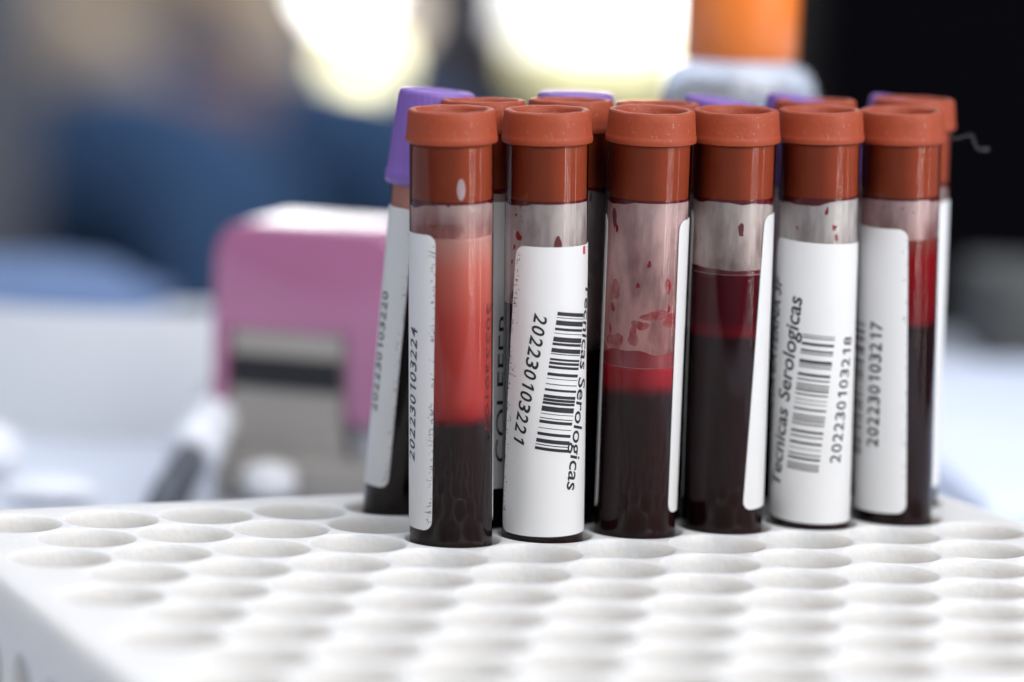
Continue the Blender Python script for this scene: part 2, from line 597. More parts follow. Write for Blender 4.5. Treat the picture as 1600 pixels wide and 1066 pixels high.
def build_rack():
    U0, U1, V0, V1, TK = -42.0, 123.5, -12.6, 9 * 12.99 + 14, 22.0
    bm = bmesh.new()
    box(bm, U0 * MM, U1 * MM, -V1 * MM, -V0 * MM, -TK * MM, 0)
    bmesh.ops.bevel(bm, geom=list(bm.edges), offset=1.3 * MM, segments=4, profile=.5, affect='EDGES')
    rack = link('foam_rack', bm, M['foam'])
    cut = bmesh.new()

    def add_lathe(prof, cx, cy, seg=40):
        rings = []
        for r, z in prof:
            rings.append([cut.verts.new(((cx + r * math.cos(2 * PI * i / seg)) * MM, (cy + r * math.sin(2 * PI * i / seg)) * MM, z * MM)) for i in range(seg)])
        for A, B in zip(rings, rings[1:]):
            for i in range(seg): cut.faces.new((A[i], A[(i + 1) % seg], B[(i + 1) % seg], B[i]))
        cut.faces.new(rings[0][::-1]); cut.faces.new(rings[-1])
    rng = random.Random(3)
    for j in range(0, 10):
        for n in range(10):
            u = -30 + 15 * n + (7.5 if j % 2 else 0); v = 12.99 * j
            s = 1 + rng.uniform(-.008, .008)
            prof = [(5.2 * s, -14), (6.1 * s, -13), (6.45 * s, -11), (6.62 * s, -3.2), (6.80 * s, -1.4), (6.97 * s, -.5), (7.15 * s, -.12), (7.36 * s, .02), (7.36 * s, .5)]
            add_lathe(prof, u, -v)
    # arch cut-outs under the two visible skirts
    for n in range(8):
        v = 3 + 15.5 * n
        seg = 16
        for (ax, fix) in (('v', U0),):
            pts = [(v - 5.8, -23), (v + 5.8, -23)] + [(v + 5.8 * math.cos(a), -13.5 + 5.8 * math.sin(a)) for a in [PI * q / seg for q in range(seg + 1)]]
            A = [cut.verts.new(((U0 - 1) * MM, -p * MM, z * MM)) for p, z in pts]
            B = [cut.verts.new(((U0 + 3.2) * MM, -p * MM, z * MM)) for p, z in pts]
            m = len(pts)
            for i in range(m): cut.faces.new((A[i], A[(i + 1) % m], B[(i + 1) % m], B[i]))
            cut.faces.new(A[::-1]); cut.faces.new(B)
    co = link('cutter', cut, None, smooth=False)
    md = rack.modifiers.new('holes', 'BOOLEAN')
    md.operation = 'DIFFERENCE'; md.solver = 'EXACT'; md.object = co
    bpy.context.view_layer.update()
    dg = bpy.context.evaluated_depsgraph_get()
    me = bpy.data.meshes.new_from_object(rack.evaluated_get(dg))
    rack.modifiers.clear()
    rack.data = me
    bpy.data.objects.remove(co)
    rack.data.materials.clear(); rack.data.materials.append(M['foam'])
    me.polygons.foreach_set('use_smooth', [True] * len(me.polygons))
    sharp(rack, 30)
    rack.location = (RO_ORG.x * MM, RO_ORG.y * MM, 0)
    rack.rotation_euler = (0, 0, PHI)
    tag(rack, 'white foam rack with rows of round tube holes under the blood tubes', 'tube rack')
    return rack


build_rack()


# ------------------------------------------------------------------ tubes
def orient(base, top):
    d = (Vector(top) - Vector((base[0], base[1], 0)))
    q = Vector((0, 0, 1)).rotation_difference(d.normalized())
    return q, d.length


def make_cap(root, R, L, rng, kind):
    if kind == 'brown':
        w0 = rng.uniform(0, 6)
        def wob(k, a, r, z):
            return r * (1 + .004 * math.sin(2 * a + w0) + .002 * math.sin(7 * a + w0)), z + .05 * math.sin(a + w0) + (.03 * math.sin(9 * a + w0) if z > L - .3 else 0)
        prof = [(0, L - 8.6), (4.2, L - 8.4), (4.55, L - 7.4), (4.75, L - 2.4), (5.0, L - .6), (5.2, L - .16), (5.45, L - .02), (6.1, L), (6.32, L - .10), (6.42, L - .35),
                (6.52, L - 1.6), (6.66, L - 3.4), (6.71, L - 3.8), (6.78, L - 3.95), (6.78, L - 4.4), (6.72, L - 4.72), (6.45, L - 4.84), (R - .3, L - 4.87), (R - .3, L - 5.4)]
        cap = sharp(link('stopper_collar', lathe(prof, 72, wob), M['rubber'], root), 50)
        prof = [(R - .24, L - 4.95), (R - .22, L - 12.9), (R - .28, L - 13.2), (R - .5, L - 13.35), (R - 1.6, L - 13.38), (0, L - 13.3)]
        link('stopper_plug', lathe(prof, 64), M['plug'], root)
    else:
        def wob(k, a, r, z):
            if L - 13 < z < L - .8 and r > 5.3: r += .05 * math.sin(36 * a)
            return r, z
        prof = [(0, L - 4.5), (2.9, L - 4.4), (3.2, L - .9), (3.6, L - .2), (4.2, L), (5.35, L), (5.75, L - .15), (5.92, L - .6)]
        for i in range(8):
            t = i / 7; prof.append((5.95 + .62 * t, L - 1 - 11.2 * t))
        prof += [(6.78, L - 12.6), (6.86, L - 13.4), (6.78, L - 14.3), (6.4, L - 14.6), (R + .1, L - 14.5), (R + .1, L - 8)]
        sharp(link('screw_cap', lathe(prof, 144, wob), M['purple'], root), 50)


def make_tube(name, label, group, base, top, R, cap='brown', level=None, fluid=None, film=None, lab=None, ring=True, seed=0, kindname='blood_tube'):
    rng = random.Random(seed + 11)
    if cap == 'brown': top = (top[0], top[1], top[2] + .6)
    q, L = orient(base, top)
    root = empty(kindname, (base[0] * MM, base[1] * MM, 0), q)
    tag(root, label, 'blood tube', group)
    Bz = -12.3
    hemi = [(0, Bz)] + [(R * math.sin(a), Bz + R * (1 - math.cos(a))) for a in [PI / 2 * i / 10 for i in range(1, 11)]]
    ztop = L - 4.9 if cap == 'brown' else L - 9
    link('glass_tube', lathe(hemi + [(R, 10), (R, 30), (R, ztop - .3), (R, ztop - .1), (R - .05, ztop), (R - .12, ztop)], 80), M['glass'], root)
    r = R - .2
    hem2 = [(0, Bz + .3)] + [(r * math.sin(a), Bz + .3 + r * (1 - math.cos(a))) for a in [PI / 2 * i / 8 for i in range(1, 9)]]
    w0 = rng.uniform(0, 6)

    def wobl(k, a, rr, z):
        return rr, z + (.12 * math.sin(a + w0) + .05 * math.sin(5 * a + w0) if z > level - .8 else 0)
    link('blood', lathe(hem2 + [(r, 2), (r, level - 1), (r, level), (r - .35, level - .25), (r * .5, level - .3), (0, level - .3)], 64, wobl), fluid, root)
    zs = L - 13.2 if cap == 'brown' else L - 15.5
    if film is not None and zs - level > 1:
        r2 = R - .14
        n = 10
        link('misted_film', lathe([(r2, level - .4 + (zs - .1 - level + .4) * i / n) for i in range(n + 1)], 64), film, root)
    if ring and cap == 'brown':
        ph = [rng.uniform(0, 6) for _ in range(5)]
        def wobr(k, a, rr, z):
            dip = .28 + .30 * math.sin(a + ph[0]) + .22 * math.sin(2 * a + ph[1]) + .13 * math.sin(5 * a + ph[2]) + .07 * math.sin(11 * a + ph[3])
            return (rr, z - max(.02, dip)) if k == 1 else (rr, z)
        link('blood_ring', lathe([(R - .11, zs + .22), (R - .11, zs - .15)], 96, wobr), M['bloodring'], root)
    make_cap(root, R, L, rng, cap)
    if lab:
        k = lab
        po = link('paper_label', patch_bm(R, k['eb'], k['et'], k.get('w', 25.5), k['side'], k['zb'], k['zt'], k.get('rc', 1.5), k.get('sl', 0)), M['label'], root)
        sharp(po, 40)
        off = .02 + .09 + .025
        for (nm, bm, mt) in k.get('print', lambda R_: [])(R):
            link(nm, wrap(bm, R, off), M[mt], po, smooth=False)
        if k.get('ticks', 0):
            link('torn_edge_ink', wrap(ticks_bm(R, k['eb'], k['et'], k['zb'] + 1, k['zt'] - 1, k['ticks'], k['side'], rng, k.get('spread', .3)), R, off), M['ink'], po, smooth=False)
    return root


BARS_A = [(133, 17), (158, 3), (172, 22), (206, 12), (230, 3), (248, 22), (275, 12), (300, 20), (325, 4), (347, 10), (363, 12), (382, 12), (414, 14), (440, 3), (465, 4),
          (488, 11), (517, 14), (534, 12), (549, 12), (570, 24), (604, 3), (624, 4), (636, 14), (671, 3), (693, 14), (723, 18), (749, 4), (762, 14)]
BARS_A = [(a - 133, b) for a, b in BARS_A]
BARS_B = [(297, 4), (308, 5), (333, 12), (365, 9), (380, 5), (412, 14), (430, 5), (442, 5), (474, 12), (500, 6), (522, 6), (535, 6), (547, 8), (568, 6), (594, 3), (612, 3),
          (635, 8), (665, 6), (678, 6), (690, 6), (705, 6), (737, 10), (762, 6), (790, 10), (820, 3), (845, 6), (862, 10), (890, 6), (903, 6), (915, 6)]
BARS_B = [(a - 297, b) for a, b in BARS_B]


def print_t1(R):
    return [('printed_number', digits_bm('202230103224', (-67, 12.4), (-60, 32.6), 1.95, R, shear=.15), 'ink')]


def print_t2(R):
    return [('printed_number', digits_bm('202230103221', (-5, 34.6), (-37, 14.7), 1.95, R, .016, shear=.22), 'ink'),
            ('barcode', bars_bm(BARS_A, 643, (41, 34.6), (12, 14.0), 5.2, R), 'ink'),
            ('printed_name', text_bm('Tecnicas Serologicas', (82, 38.5), (44, 7.8), 2.2, .12, bold=.012, R=R), 'ink'),
            ('red_corner_mark', bars_bm([(0, 10)], 10, (64, 44.3), (64, 43.1), .7, R), 'redmark')]


def print_t5(R):
    return [('printed_ward', text_bm('CONSULTA EXTERNA 3F', (-97, 9.0), (-70, 38.8), 2.2, .15, bold=.014, R=R), 'ink'),
            ('printed_name', text_bm('Tecnicas Serologicas', (-64, 6.4), (-34, 36.3), 2.3, .12, bold=.016, R=R), 'ink'),
            ('barcode', bars_bm(BARS_B, 624, (2, 30.4), (-17, 9.4), 5.0, R), 'ink'),
            ('printed_number', digits_bm('202230103218', (31, 10.3), (51, 30.1), 1.95, R), 'ink')]


def print_t6(R):
    return [('printed_number', digits_bm('202230103217', (-40, 12.2), (-37, 32.2), 2.05, R, .02), 'ink'),
            ('barcode', bars_bm(BARS_B, 624, (-82, 31.5), (-85, 10.8), 5.0, R), 'ink')]


def print_back(R):
    return [('printed_text', text_bm('COLEFER', (34, 10), (37, 33), 1.9, 0, bold=.0, R=R), 'ink')]


def print_t0(R):
    return [('printed_number', digits_bm('202230103220', (-66, 15), (-62, 34), 1.9, R), 'ink')]


fluid_t1 = mat_fluid('serum_over_clot', 10, 48, [(0, (.022, .012, .014)), (.205, (.026, .012, .015)), (.225, (.16, .010, .016)), (.25, (.50, .030, .030)), (.31, (.66, .066, .052)), (.62, (.72, .125, .10)),
                                               (.82, (.86, .27, .21)), (.94, (.84, .48, .42))], .30, .02, .08)
fluid_t3 = mat_fluid('red_layer_over_clot', 18, 28, [(0, (.020, .010, .012)), (.34, (.022, .008, .011)), (.42, (.12, .006, .012)), (.55, (.50, .008, .02)), (.9, (.66, .014, .03))], .25, .16)
fluid_t4 = mat_fluid('dark_plasma_over_clot', 20, 42, [(0, (.016, .008, .010)), (.45, (.018, .008, .010)), (.50, (.24, .007, .018)), (.58, (.12, .006, .014)), (.93, (.13, .010, .020)), (.98, (.08, .02, .02))], .25, .07)
fluid_t6 = mat_fluid('crimson_serum_over_clot', 25, 46, [(0, (.012, .005, .007)), (.28, (.014, .005, .008)), (.34, (.32, .006, .014)), (.8, (.48, .010, .018)), (.97, (.42, .12, .10))], .4, .05)
fluid_dark = mat_fluid('dark_venous_blood', 0, 50, [(0, (.010, .004, .006)), (.55, (.016, .004, .007)), (.8, (.07, .006, .010)), (1, (.16, .012, .02))], .25, .05)
fluid_purple = mat_fluid('dark_blood_under_pale_plasma', 0, 48, [(0, (.008, .003, .004)), (.62, (.010, .003, .005)), (.78, (.14, .010, .012)), (.88, (.5, .10, .07)), (.98, (.97, .50, .40))], .25, .03, .04)

GF = 'brown-stoppered blood tubes in the front row'
GB = 'brown-stoppered blood tubes in the second row'
GP = 'purple-capped blood tubes at the back'
COMMON_Z = dict(zt=46.6, zb=2.3)

t1 = make_tube('T1', 'blood tube with orange-red serum above dark clot, left end of the front row', GF, (-8.1, 505.4), (-9.9, 502.6, 63.5), 6.15,
               level=46.3, fluid=fluid_t1, film=mat_film('film_pale', .38, (.95, .74, .70), .10, 3, .8, 45.5, 50),
               lab=dict(eb=-26, et=-20.5, side=-1, zb=2.4, zt=46.4, ticks=110, sl=.01, print=print_t1), seed=1)
t2 = make_tube('T2', 'blood tube facing its barcode label numbered 202230103221 with red corner mark', GF, (5.5, 511.3), (4.1, 508.5, 63.5), 6.15,
               level=36, fluid=fluid_dark, film=mat_film('film_spotted', .42, (.90, .84, .82), .34, 8, .3, 36, 52),
               lab=dict(eb=-73, et=-44, side=1, zb=1.1, zt=44.6, ticks=120, spread=.55, sl=-.012, w=27, print=print_t2), seed=2)
t3 = make_tube('T3', 'blood tube with pink smeared wall and a bright red layer over dark blood', GF, (19.6, 517.2), (19.7, 514.4, 63.6), 6.15,
               level=26.4, fluid=fluid_t3, film=mat_film('film_pink', .44, (.95, .72, .70), .26, 5, .75, 26, 50),
               lab=dict(eb=50, et=48, side=1, zb=3.6, zt=48.2), seed=3)
t4 = make_tube('T4', 'blood tube filled two thirds with deep maroon blood, clear misted wall above', GF, (33.2, 523.0), (32.6, 520.2, 63.6), 6.15,
               level=40.3, fluid=fluid_t4, film=mat_film('film_grey', .44, (.92, .84, .80), .12, 14, .25, 40, 50),
               lab=dict(eb=26, et=47, side=1, zb=3.7, zt=48.8), seed=4)
t5 = make_tube('T5', 'blood tube facing its barcode label numbered 202230103218 with slanted lettering', GF, (47.1, 528.9), (45.8, 526.1, 63.7), 6.15,
               level=34, fluid=fluid_dark, film=mat_film('film_grey_spots', .44, (.90, .88, .86), .22, 21, .2, 38, 52),
               lab=dict(eb=-104, et=-78, side=1, zb=1.6, zt=45.0, sl=-.05, w=27, print=print_t5), seed=5)
t6 = make_tube('T6', 'blood tube numbered 202230103217, at the right end of the front row, crimson beside label', GF, (60.7, 534.8), (58.8, 532.0, 63.6), 6.1,
               level=45.2, fluid=fluid_t6, film=mat_film('film_rose', .40, (.95, .76, .74), .14, 33, .4, 44, 52),
               lab=dict(eb=13.5, et=6.5, side=-1, zb=2.0, zt=46.6, ticks=36, print=print_t6), seed=6)

b3 = make_tube('B3', 'brown-stoppered blood tube behind, in the gap between the two leftmost front tubes', GB, (-4.5, 520.3), (-5.5, 520.3, 63.8), 6.1,
               level=47, fluid=fluid_dark, film=mat_film('film_b3', .4, (.6, .45, .43), .2, 40, .4, 46, 52),
               lab=dict(eb=62, et=60, side=-1, zb=6, zt=49.5, w=24, print=print_back), seed=13)
b4 = make_tube('B4', 'brown-stoppered blood tube behind, between the label-facing tube and the pink-walled tube', GB, (8.0, 526.2), (7.8, 526.2, 63.9), 6.1,
               level=27, fluid=fluid_dark, film=mat_film('film_b4', .45, (.42, .42, .42), .42, 44, .35, 28, 50),
               lab=dict(eb=150, et=150, side=1, zb=6, zt=49.5, w=18), seed=14)
b5 = make_tube('B5', 'brown-stoppered blood tube hidden behind the pink-walled tube, only its rim showing', GB, (21.6, 532.0), (21.2, 532.0, 63.5), 6.1,
               level=30, fluid=fluid_dark, film=mat_film('film_b5', .45, (.5, .47, .47), .3, 46, .3, 30, 50),
               lab=dict(eb=150, et=150, side=1, zb=6, zt=49.5, w=18), seed=15)
b7 = make_tube('B7', 'brown-stoppered blood tube whose rim shows above the front tube numbered 202230103218', GB, (48.7, 543.8), (46.4, 543.8, 63.9), 6.1,
               level=30, fluid=fluid_dark, film=mat_film('film_b7', .45, (.5, .47, .47), .3, 48, .3, 30, 50),
               lab=dict(eb=150, et=150, side=1, zb=6, zt=49.5, w=18), seed=16)
b8 = make_tube('B8', 'brown-stoppered blood tube behind the right end front tube, with a fibre on its collar', GB, (63.3, 549.7), (62.6, 549.7, 64.3), 6.1,
               level=34, fluid=fluid_dark, film=mat_film('film_b8', .42, (.5, .36, .36), .25, 50, .4, 34, 50),
               lab=dict(eb=20, et=38, side=1, zb=3, zt=49.0, w=22, ticks=60), seed=17)

p0 = make_tube('P2', 'whole purple-capped blood tube leaning right at the far left of the cluster', GP, (-16.6, 529.3), (-12.7, 529.3, 65.0), 5.7, cap='purple',
               level=51.5, fluid=fluid_purple, film=mat_film('film_p', .55, (.72, .26, .19), .0, 60, .3, 47, 52), ring=False,
               lab=dict(eb=-20, et=-17, side=-1, zb=3.7, zt=47.0, w=22, ticks=60, print=print_t0), seed=21)
PC = [((9.0, 541.1), (8.7, 541.1, 64.7), 'purple-capped blood tube behind the gap between the second and third front tubes'),
      ((24.4, 546.9), (32.0, 546.9, 63.9), 'purple-capped blood tube whose cap edge shows just over the fourth front stopper'),
      ((38.2, 552.8), (45.4, 552.8, 64.3), 'purple-capped blood tube whose cap edge shows over the stopper left of the end one'),
      ((54.0, 558.7), (62.6, 558.7, 64.1), 'purple-capped blood tube whose cap edge shows over the right end stopper')]
for n, (bs, tp, lb) in enumerate(PC):
    make_tube('P', lb, GP, bs, tp, 5.7, cap='purple', level=46, fluid=fluid_purple,
              film=mat_film('film_p%d' % n, .5, (.7, .3, .22), .0, 61 + n, .3, 47, 52), ring=False,
              lab=dict(eb=120, et=120, side=1, zb=3.7, zt=47.0, w=20), seed=22 + n)


# small details on single tubes
def disc_patch(name, root, R, a0, z0, ru, rv, mat, off, n=20, irr=0.0, rng=None):
    bm = bmesh.new(); k = math.pi / 180 * R
    vs = []
    for i in range(n):
        a = 2 * PI * i / n
        f = 1 + (irr * rng.uniform(-1, 1) if irr else 0)
        vs.append(bm.verts.new((a0 * k + ru * f * math.cos(a), z0 + rv * f * math.sin(a), 0)))
    bm.faces.new(vs)
    wrap(bm, R, off)
    return link(name, bm, M[mat], root)


disc_patch('air_gap', t1, 6.15, 14.5, 53.1, .65, 1.6, 'gap', -.05)
rngd = random.Random(9)


def drops(root, R, lst, name='blood_drops', mat='blood', off=-.07):
    k = math.pi / 180 * R
    bm = bmesh.new()
    for a0, z0, ru, rv in lst:
        vs = []
        p1, p2 = rngd.uniform(0, 6), rngd.uniform(0, 6)
        for i in range(22):
            a = 2 * PI * i / 22; f = 1 + .22 * math.sin(2 * a + p1) + .16 * math.sin(3 * a + p2) + rngd.uniform(-.07, .07)
            vs.append(bm.verts.new((a0 * k + ru * f * math.cos(a), z0 + rv * f * math.sin(a), 0)))
        bm.faces.new(vs)
    wrap(bm, R, off)
    link(name, bm, M[mat], root)


drops(t2, 6.15, [(-42, 45.9, .55, .7), (-50, 44.2, .22, .5), (-47, 49, .18, .25), (-39, 50.3, .14, .14), (-36, 48.2, .1, .1), (-33, 49.9, .08, .08), (-44, 51.0, .12, .12), (28, 51.2, .3, .35), (-55, 42, .18, .3),
                 (-38, 48.9, .1, .1), (-30, 51, .09, .09)])
drops(t3, 6.15, [(-50, 46.8, .25, .75), (-52, 34.8, .45, .6), (3, 41.8, .35, .45), (-12, 38.6, .25, .5), (33, 38.5, .45, 1.2), (-56, 31.6, .3, .7), (36, 35, .25, .5)])
drops(t5, 6.15, [(20, 47.0, .3, .5), (8, 49.5, .25, .6), (-35, 46.8, .2, .3), (24, 45.4, .3, .5)])
drops(t6, 6.1, [(-2, 49.8, .15, .15), (14, 49.2, .12, .12)])
drops(t3, 6.15, [(-6, 32.6, 1.3, .7), (8, 34.0, 1.6, .6), (24, 34.2, 1.6, .65), (38, 33.2, 1.3, .9), (-16, 30.8, .9, 1.3), (-46, 29.8, 1.5, 1.4), (-50, 37.5, 1.0, 1.8)], 'blood_smear', 'smear', -.08)


def wet_band(root, R, z, hgt, mat, seed):
    rg = random.Random(seed); ph = [rg.uniform(0, 6) for _ in range(4)]
    def wb(k, a, r, zz):
        if k == 1: return r, zz + hgt * (.25 * math.sin(a + ph[0]) + .2 * math.sin(3 * a + ph[1]) + .1 * math.sin(8 * a + ph[2]))
        return r, zz
    link('wet_blood_band', lathe([(R - .125, z - .3), (R - .125, z + hgt)], 96, wb), M[mat], root)


wet_band(t3, 6.15, 26.4, 1.7, 'smeardark', 3)
wet_band(t4, 6.15, 40.3, .45, 'bloodring', 5)
# mirrored number showing through the serum from the far side of the label
link('number_showing_through', wrap(text_bm('202230103', (66, 36), (61, 17), 1.3, 0, mirror=True, R=6.15), 6.15, -.04), M['inkred'], t1, smooth=False)


# lint fibre caught on the far right stopper
def tube_path(name, pts, r, mat, parent=None, seg=6):
    bm = bmesh.new(); rings = []
    P = [Vector(p) for p in pts]
    for i, p in enumerate(P):
        d = (P[min(i + 1, len(P) - 1)] - P[max(i - 1, 0)]).normalized()
        a = d.orthogonal().normalized() if i == 0 else (a - d * a.dot(d)).normalized()
        b = d.cross(a)
        rings.append([bm.verts.new(p + (a * math.cos(2 * PI * k / seg) + b * math.sin(2 * PI * k / seg)) * r) for k in range(seg)])
    for A, B in zip(rings, rings[1:]):
        for k in range(seg): bm.faces.new((A[k], A[(k + 1) % seg], B[(k + 1) % seg], B[k]))
    bm.faces.new(rings[0][::-1]); bm.faces.new(rings[-1])
    return link(name, bm, mat, parent)


def ray_point(px, py, Y):
    cx, cy = (px - 800) / 5400, -(py - 533) / 5400
    c, s = math.cos(-RO), math.sin(-RO)
    cx, cy = cx * c - cy * s, cx * s + cy * c
    fw = Vector((0, math.cos(TH), -math.sin(TH))); rt = Vector((1, 0, 0)); up = rt.cross(fw)
    d = fw + rt * cx + up * cy
    d = d * (Y / d.y)
    return Vector((d.x, d.y, d.z + CAM_H))


ctrl = [(1481, 214), (1487, 217), (1500, 215), (1515, 211), (1521, 214), (1523, 224), (1528, 233), (1536, 234), (1544, 232), (1542, 236), (1536, 230)]
pts = []
for i in range(len(ctrl) - 1):
    for s in range(4):
        t = s / 4
        p = [ctrl[max(i - 1, 0)], ctrl[i], ctrl[i + 1], ctrl[min(i + 2, len(ctrl) - 1)]]
        q = [.5 * ((2 * p[1][c]) + (-p[0][c] + p[2][c]) * t + (2 * p[0][c] - 5 * p[1][c] + 4 * p[2][c] - p[3][c]) * t * t + (-p[0][c] + 3 * p[1][c] - 3 * p[2][c] + p[3][c]) * t ** 3) for c in (0, 1)]
        pts.append(ray_point(q[0], q[1], .549))
tag(tube_path('lint_fibre', pts, .000018, M['fibre']), 'thin curled white lint fibre sticking out from the far right stopper', 'fibre')

# ------------------------------------------------------------------ table and things on it
TZ = -.022
bm = rbox(-.75, .30, 0.30, .93, TZ - .03, TZ, .004, 3)
tb = empty('table', (0, .6, TZ - .748)); tag(tb, 'white table carrying the rack, stamp and bottle', 'table')
tt = link('tabletop', bm, plain('white_laminate', (.62, .66, .74), .35, .5, .06, 8), tb); tt.location = -tb.location
for (x, y) in ((-.68, .36), (.23, .36), (-.68, .87), (.23, .87)):
    bm = bmesh.new(); box(bm, x - .02, x + .02, y - .02, y + .02, TZ - .748, TZ - .03)
    o = link('leg', bm, plain('grey_leg_metal', (.3, .3, .32), .4), tb, smooth=False); o.location = -tb.location


def X_at(px, Y): return ray_point(px, 500, Y).x
def Z_at(py, Y, px=800): return ray_point(px, py, Y).z


# pink self-inking stamp
pink = plain('pink_plastic', (.36, .125, .24), .22, .5, .08, 60, coat=.7)
grey = plain('warm_grey_plastic', (.31, .29, .265), .4, .4, .08, 60)
dark = plain('black_plastic', (.012, .012, .015), .4, .4, .2, 60)
ST = empty('self_inking_stamp', (-.0358, .655, TZ))
ST.rotation_euler = (0, 0, math.radians(-17))
tag(ST, 'pink and grey self-inking stamp standing behind the rack', 'stamp')
SH = Z_at(357, .64, 480) - TZ      # height of the stamp top


def mm_box(x0, x1, y0, y1, z0, z1, r): return rbox(x0 * MM, x1 * MM, y0 * MM, y1 * MM, z0 * MM, z1 * MM, r * MM)


H_ = SH / MM
def arch_shell():
    bm = bmesh.new()
    L0, L1, Ra, Rb, ZT, ZW, ZB = -19, -16, 8, 19, H_, H_ - 20.5, H_ - 37.5
    nA = 8
    left = [(-12 - 7 * math.cos(PI / 2 * i / nA), ZT - 7 + 7 * math.sin(PI / 2 * i / nA)) for i in range(nA + 1)]
    right = [(12 + 7 * math.sin(PI / 2 * i / nA), ZT - 7 + 7 * math.cos(PI / 2 * i / nA)) for i in range(nA + 1)]
    ids = {}

    def V(x, z):
        k = (round(x, 4), round(z, 4))
        if k not in ids: ids[k] = bm.verts.new((x * MM, -11 * MM, z * MM))
        return ids[k]
    top = [V(L0, ZW), V(L1, ZW), V(Ra, ZW), V(Rb, ZW)] + [V(*p) for p in reversed(right)] + [V(*p) for p in reversed(left)]
    fs = [bm.faces.new(top),
          bm.faces.new([V(L0, ZB), V(L1, ZB), V(L1, ZW), V(L0, ZW)]),
          bm.faces.new([V(Ra, ZB), V(Rb, ZB), V(Rb, ZW), V(Ra, ZW)])]
    r = bmesh.ops.extrude_face_region(bm, geom=fs)
    bmesh.ops.translate(bm, verts=[v for v in r['geom'] if isinstance(v, bmesh.types.BMVert)], vec=(0, 23 * MM, 0))
    bmesh.ops.recalc_face_normals(bm, faces=bm.faces)
    ed = [e_ for e_ in bm.edges if len(e_.link_faces) == 2 and e_.calc_face_angle(0) > 1.2 and abs(e_.verts[0].co.y - e_.verts[1].co.y) < 1e-6]
    bmesh.ops.bevel(bm, geom=ed, offset=1.3 * MM, segments=4, profile=.5, affect='EDGES')
    return bm


sharp(link('handle_cover', arch_shell(), pink, ST), 40)
sharp(link('stamp_body', mm_box(-15.6, 7.6, -10.2, 11, 6, H_ - 17, 1.2), grey, ST), 40)
sharp(link('stamp_foot', mm_box(-18, 18, -12, 12, 0, 9, 2), grey, ST), 40)
sharp(link('side_post', mm_box(8.6, 17.6, -8, 8, 6, H_ - 30, 1.2), plain('light_grey_plastic', (.38, .38, .40), .4), ST), 40)
sharp(link('ink_pad_slot', mm_box(-15, 7.2, -10.8, -9.6, H_ - 31.5, H_ - 25.2, .5), dark, ST), 40)
link('white_spot_piece', lathe([(0, 3), (4.6, 3), (5.2, 5), (4.6, 8), (0, 9.5)], 32), plain('white_spot_plastic', (.75, .75, .76), .3), ST).location = (-.004, -.017, 0)  # small white piece standing in for a pale round spot

# clear bottle with an orange cap
BY = .628
bx = X_at(1139, BY)
bt = empty('bottle', (bx, BY, TZ)); tag(bt, 'clear plastic bottle with an orange cap standing behind the tubes', 'bottle')
zs = (Z_at(97, BY, 1163) - TZ) / MM
clear = N('frosted_clear_plastic')
p = clear.n('ShaderNodeBsdfPrincipled')
p.inputs['Base Color'].default_value = (.90, .94, 1.0, 1); p.inputs['Roughness'].default_value = .06
p.inputs['Transmission Weight'].default_value = .8; p.inputs['IOR'].default_value = 1.35; p.inputs['Coat Weight'].default_value = .4
clear.l(p.outputs[0], clear.out.inputs['Surface'])
link('bottle_body', lathe([(0, 0), (13, 0), (14.4, 1.5), (14.5, zs - 9), (14.3, zs - 5.5), (13.6, zs - 3), (12.4, zs - 1.2), (10.6, zs - .2), (9.6, zs + .2), (9.4, zs + 3), (0, zs + 3)], 64), clear.m, bt)
link('orange_cap', lathe([(9.7, zs + .4), (10.3, zs + .6), (10.35, zs + 14), (10.1, zs + 22), (9.2, zs + 26), (0, zs + 26.5)], 64),
     plain('orange_plastic', (.86, .22, .035), .3, .5, .06, 60), bt)

# white capped pen leaning by the stamp, with its dark grip
pw = plain('glossy_white_plastic', (.82, .85, .90), .15, .6, .04, 60, coat=.5)
A = ray_point(275, 775, .63); B = ray_point(352, 620, .66)
A.z = TZ + .006 if A.z < TZ + .006 else A.z
PN = empty('marker_pen', A); PN.rotation_mode = 'QUATERNION'
dv = (B - A); PN.rotation_quaternion = Vector((0, 0, 1)).rotation_difference(dv.normalized())
LN = dv.length / MM
tag(PN, 'white capped marker pen with dark barrel leaning beside the pink stamp', 'pen')
link('pen_cap', lathe([(0, LN + .5), (3.6, LN), (5.0, LN - 1.6), (5.2, LN - 21), (5.0, LN - 23), (0, LN - 23)], 32), pw, PN)
link('pen_barrel', lathe([(0, LN - 23.2), (3.2, LN - 23.2), (3.8, -4), (3.0, -14), (0, -16)], 32), plain('navy_barrel', (.07, .08, .10), .3), PN)

# small white cotton ball and crumpled tissue
def lump(name, loc, rx, ry, rz, mat, label, cat, seed, amp=.25):
    bm = bmesh.new(); bmesh.ops.create_icosphere(bm, subdivisions=4, radius=1)
    from mathutils import noise as mn
    for v in bm.verts:
        d = mn.fractal(v.co * 1.6 + Vector((seed, 0, 0)), 1, 2, 4)
        v.co *= 1 + amp * d
        v.co = Vector((v.co.x * rx, v.co.y * ry, max(v.co.z, -.8) * rz))
    o = link(name, bm, mat); o.location = loc
    return tag(o, label, cat)


tis = plain('soft_white_tissue', (.80, .82, .86), .8, .2, .04, 90, .3, .001)
P_ = ray_point(5, 745, .665)
lump('crumpled_tissue', (P_.x - .003, .665, TZ + .005), .006, .007, .005, tis, 'crumpled white tissue on the table at the left edge', 'tissue', 4)
P_ = ray_point(95, 772, .655)
lump('folded_gauze', (P_.x, .638, TZ + .003), .009, .006, .0022, tis, 'flat white gauze pad lying behind the rack corner', 'gauze', 7, .12)

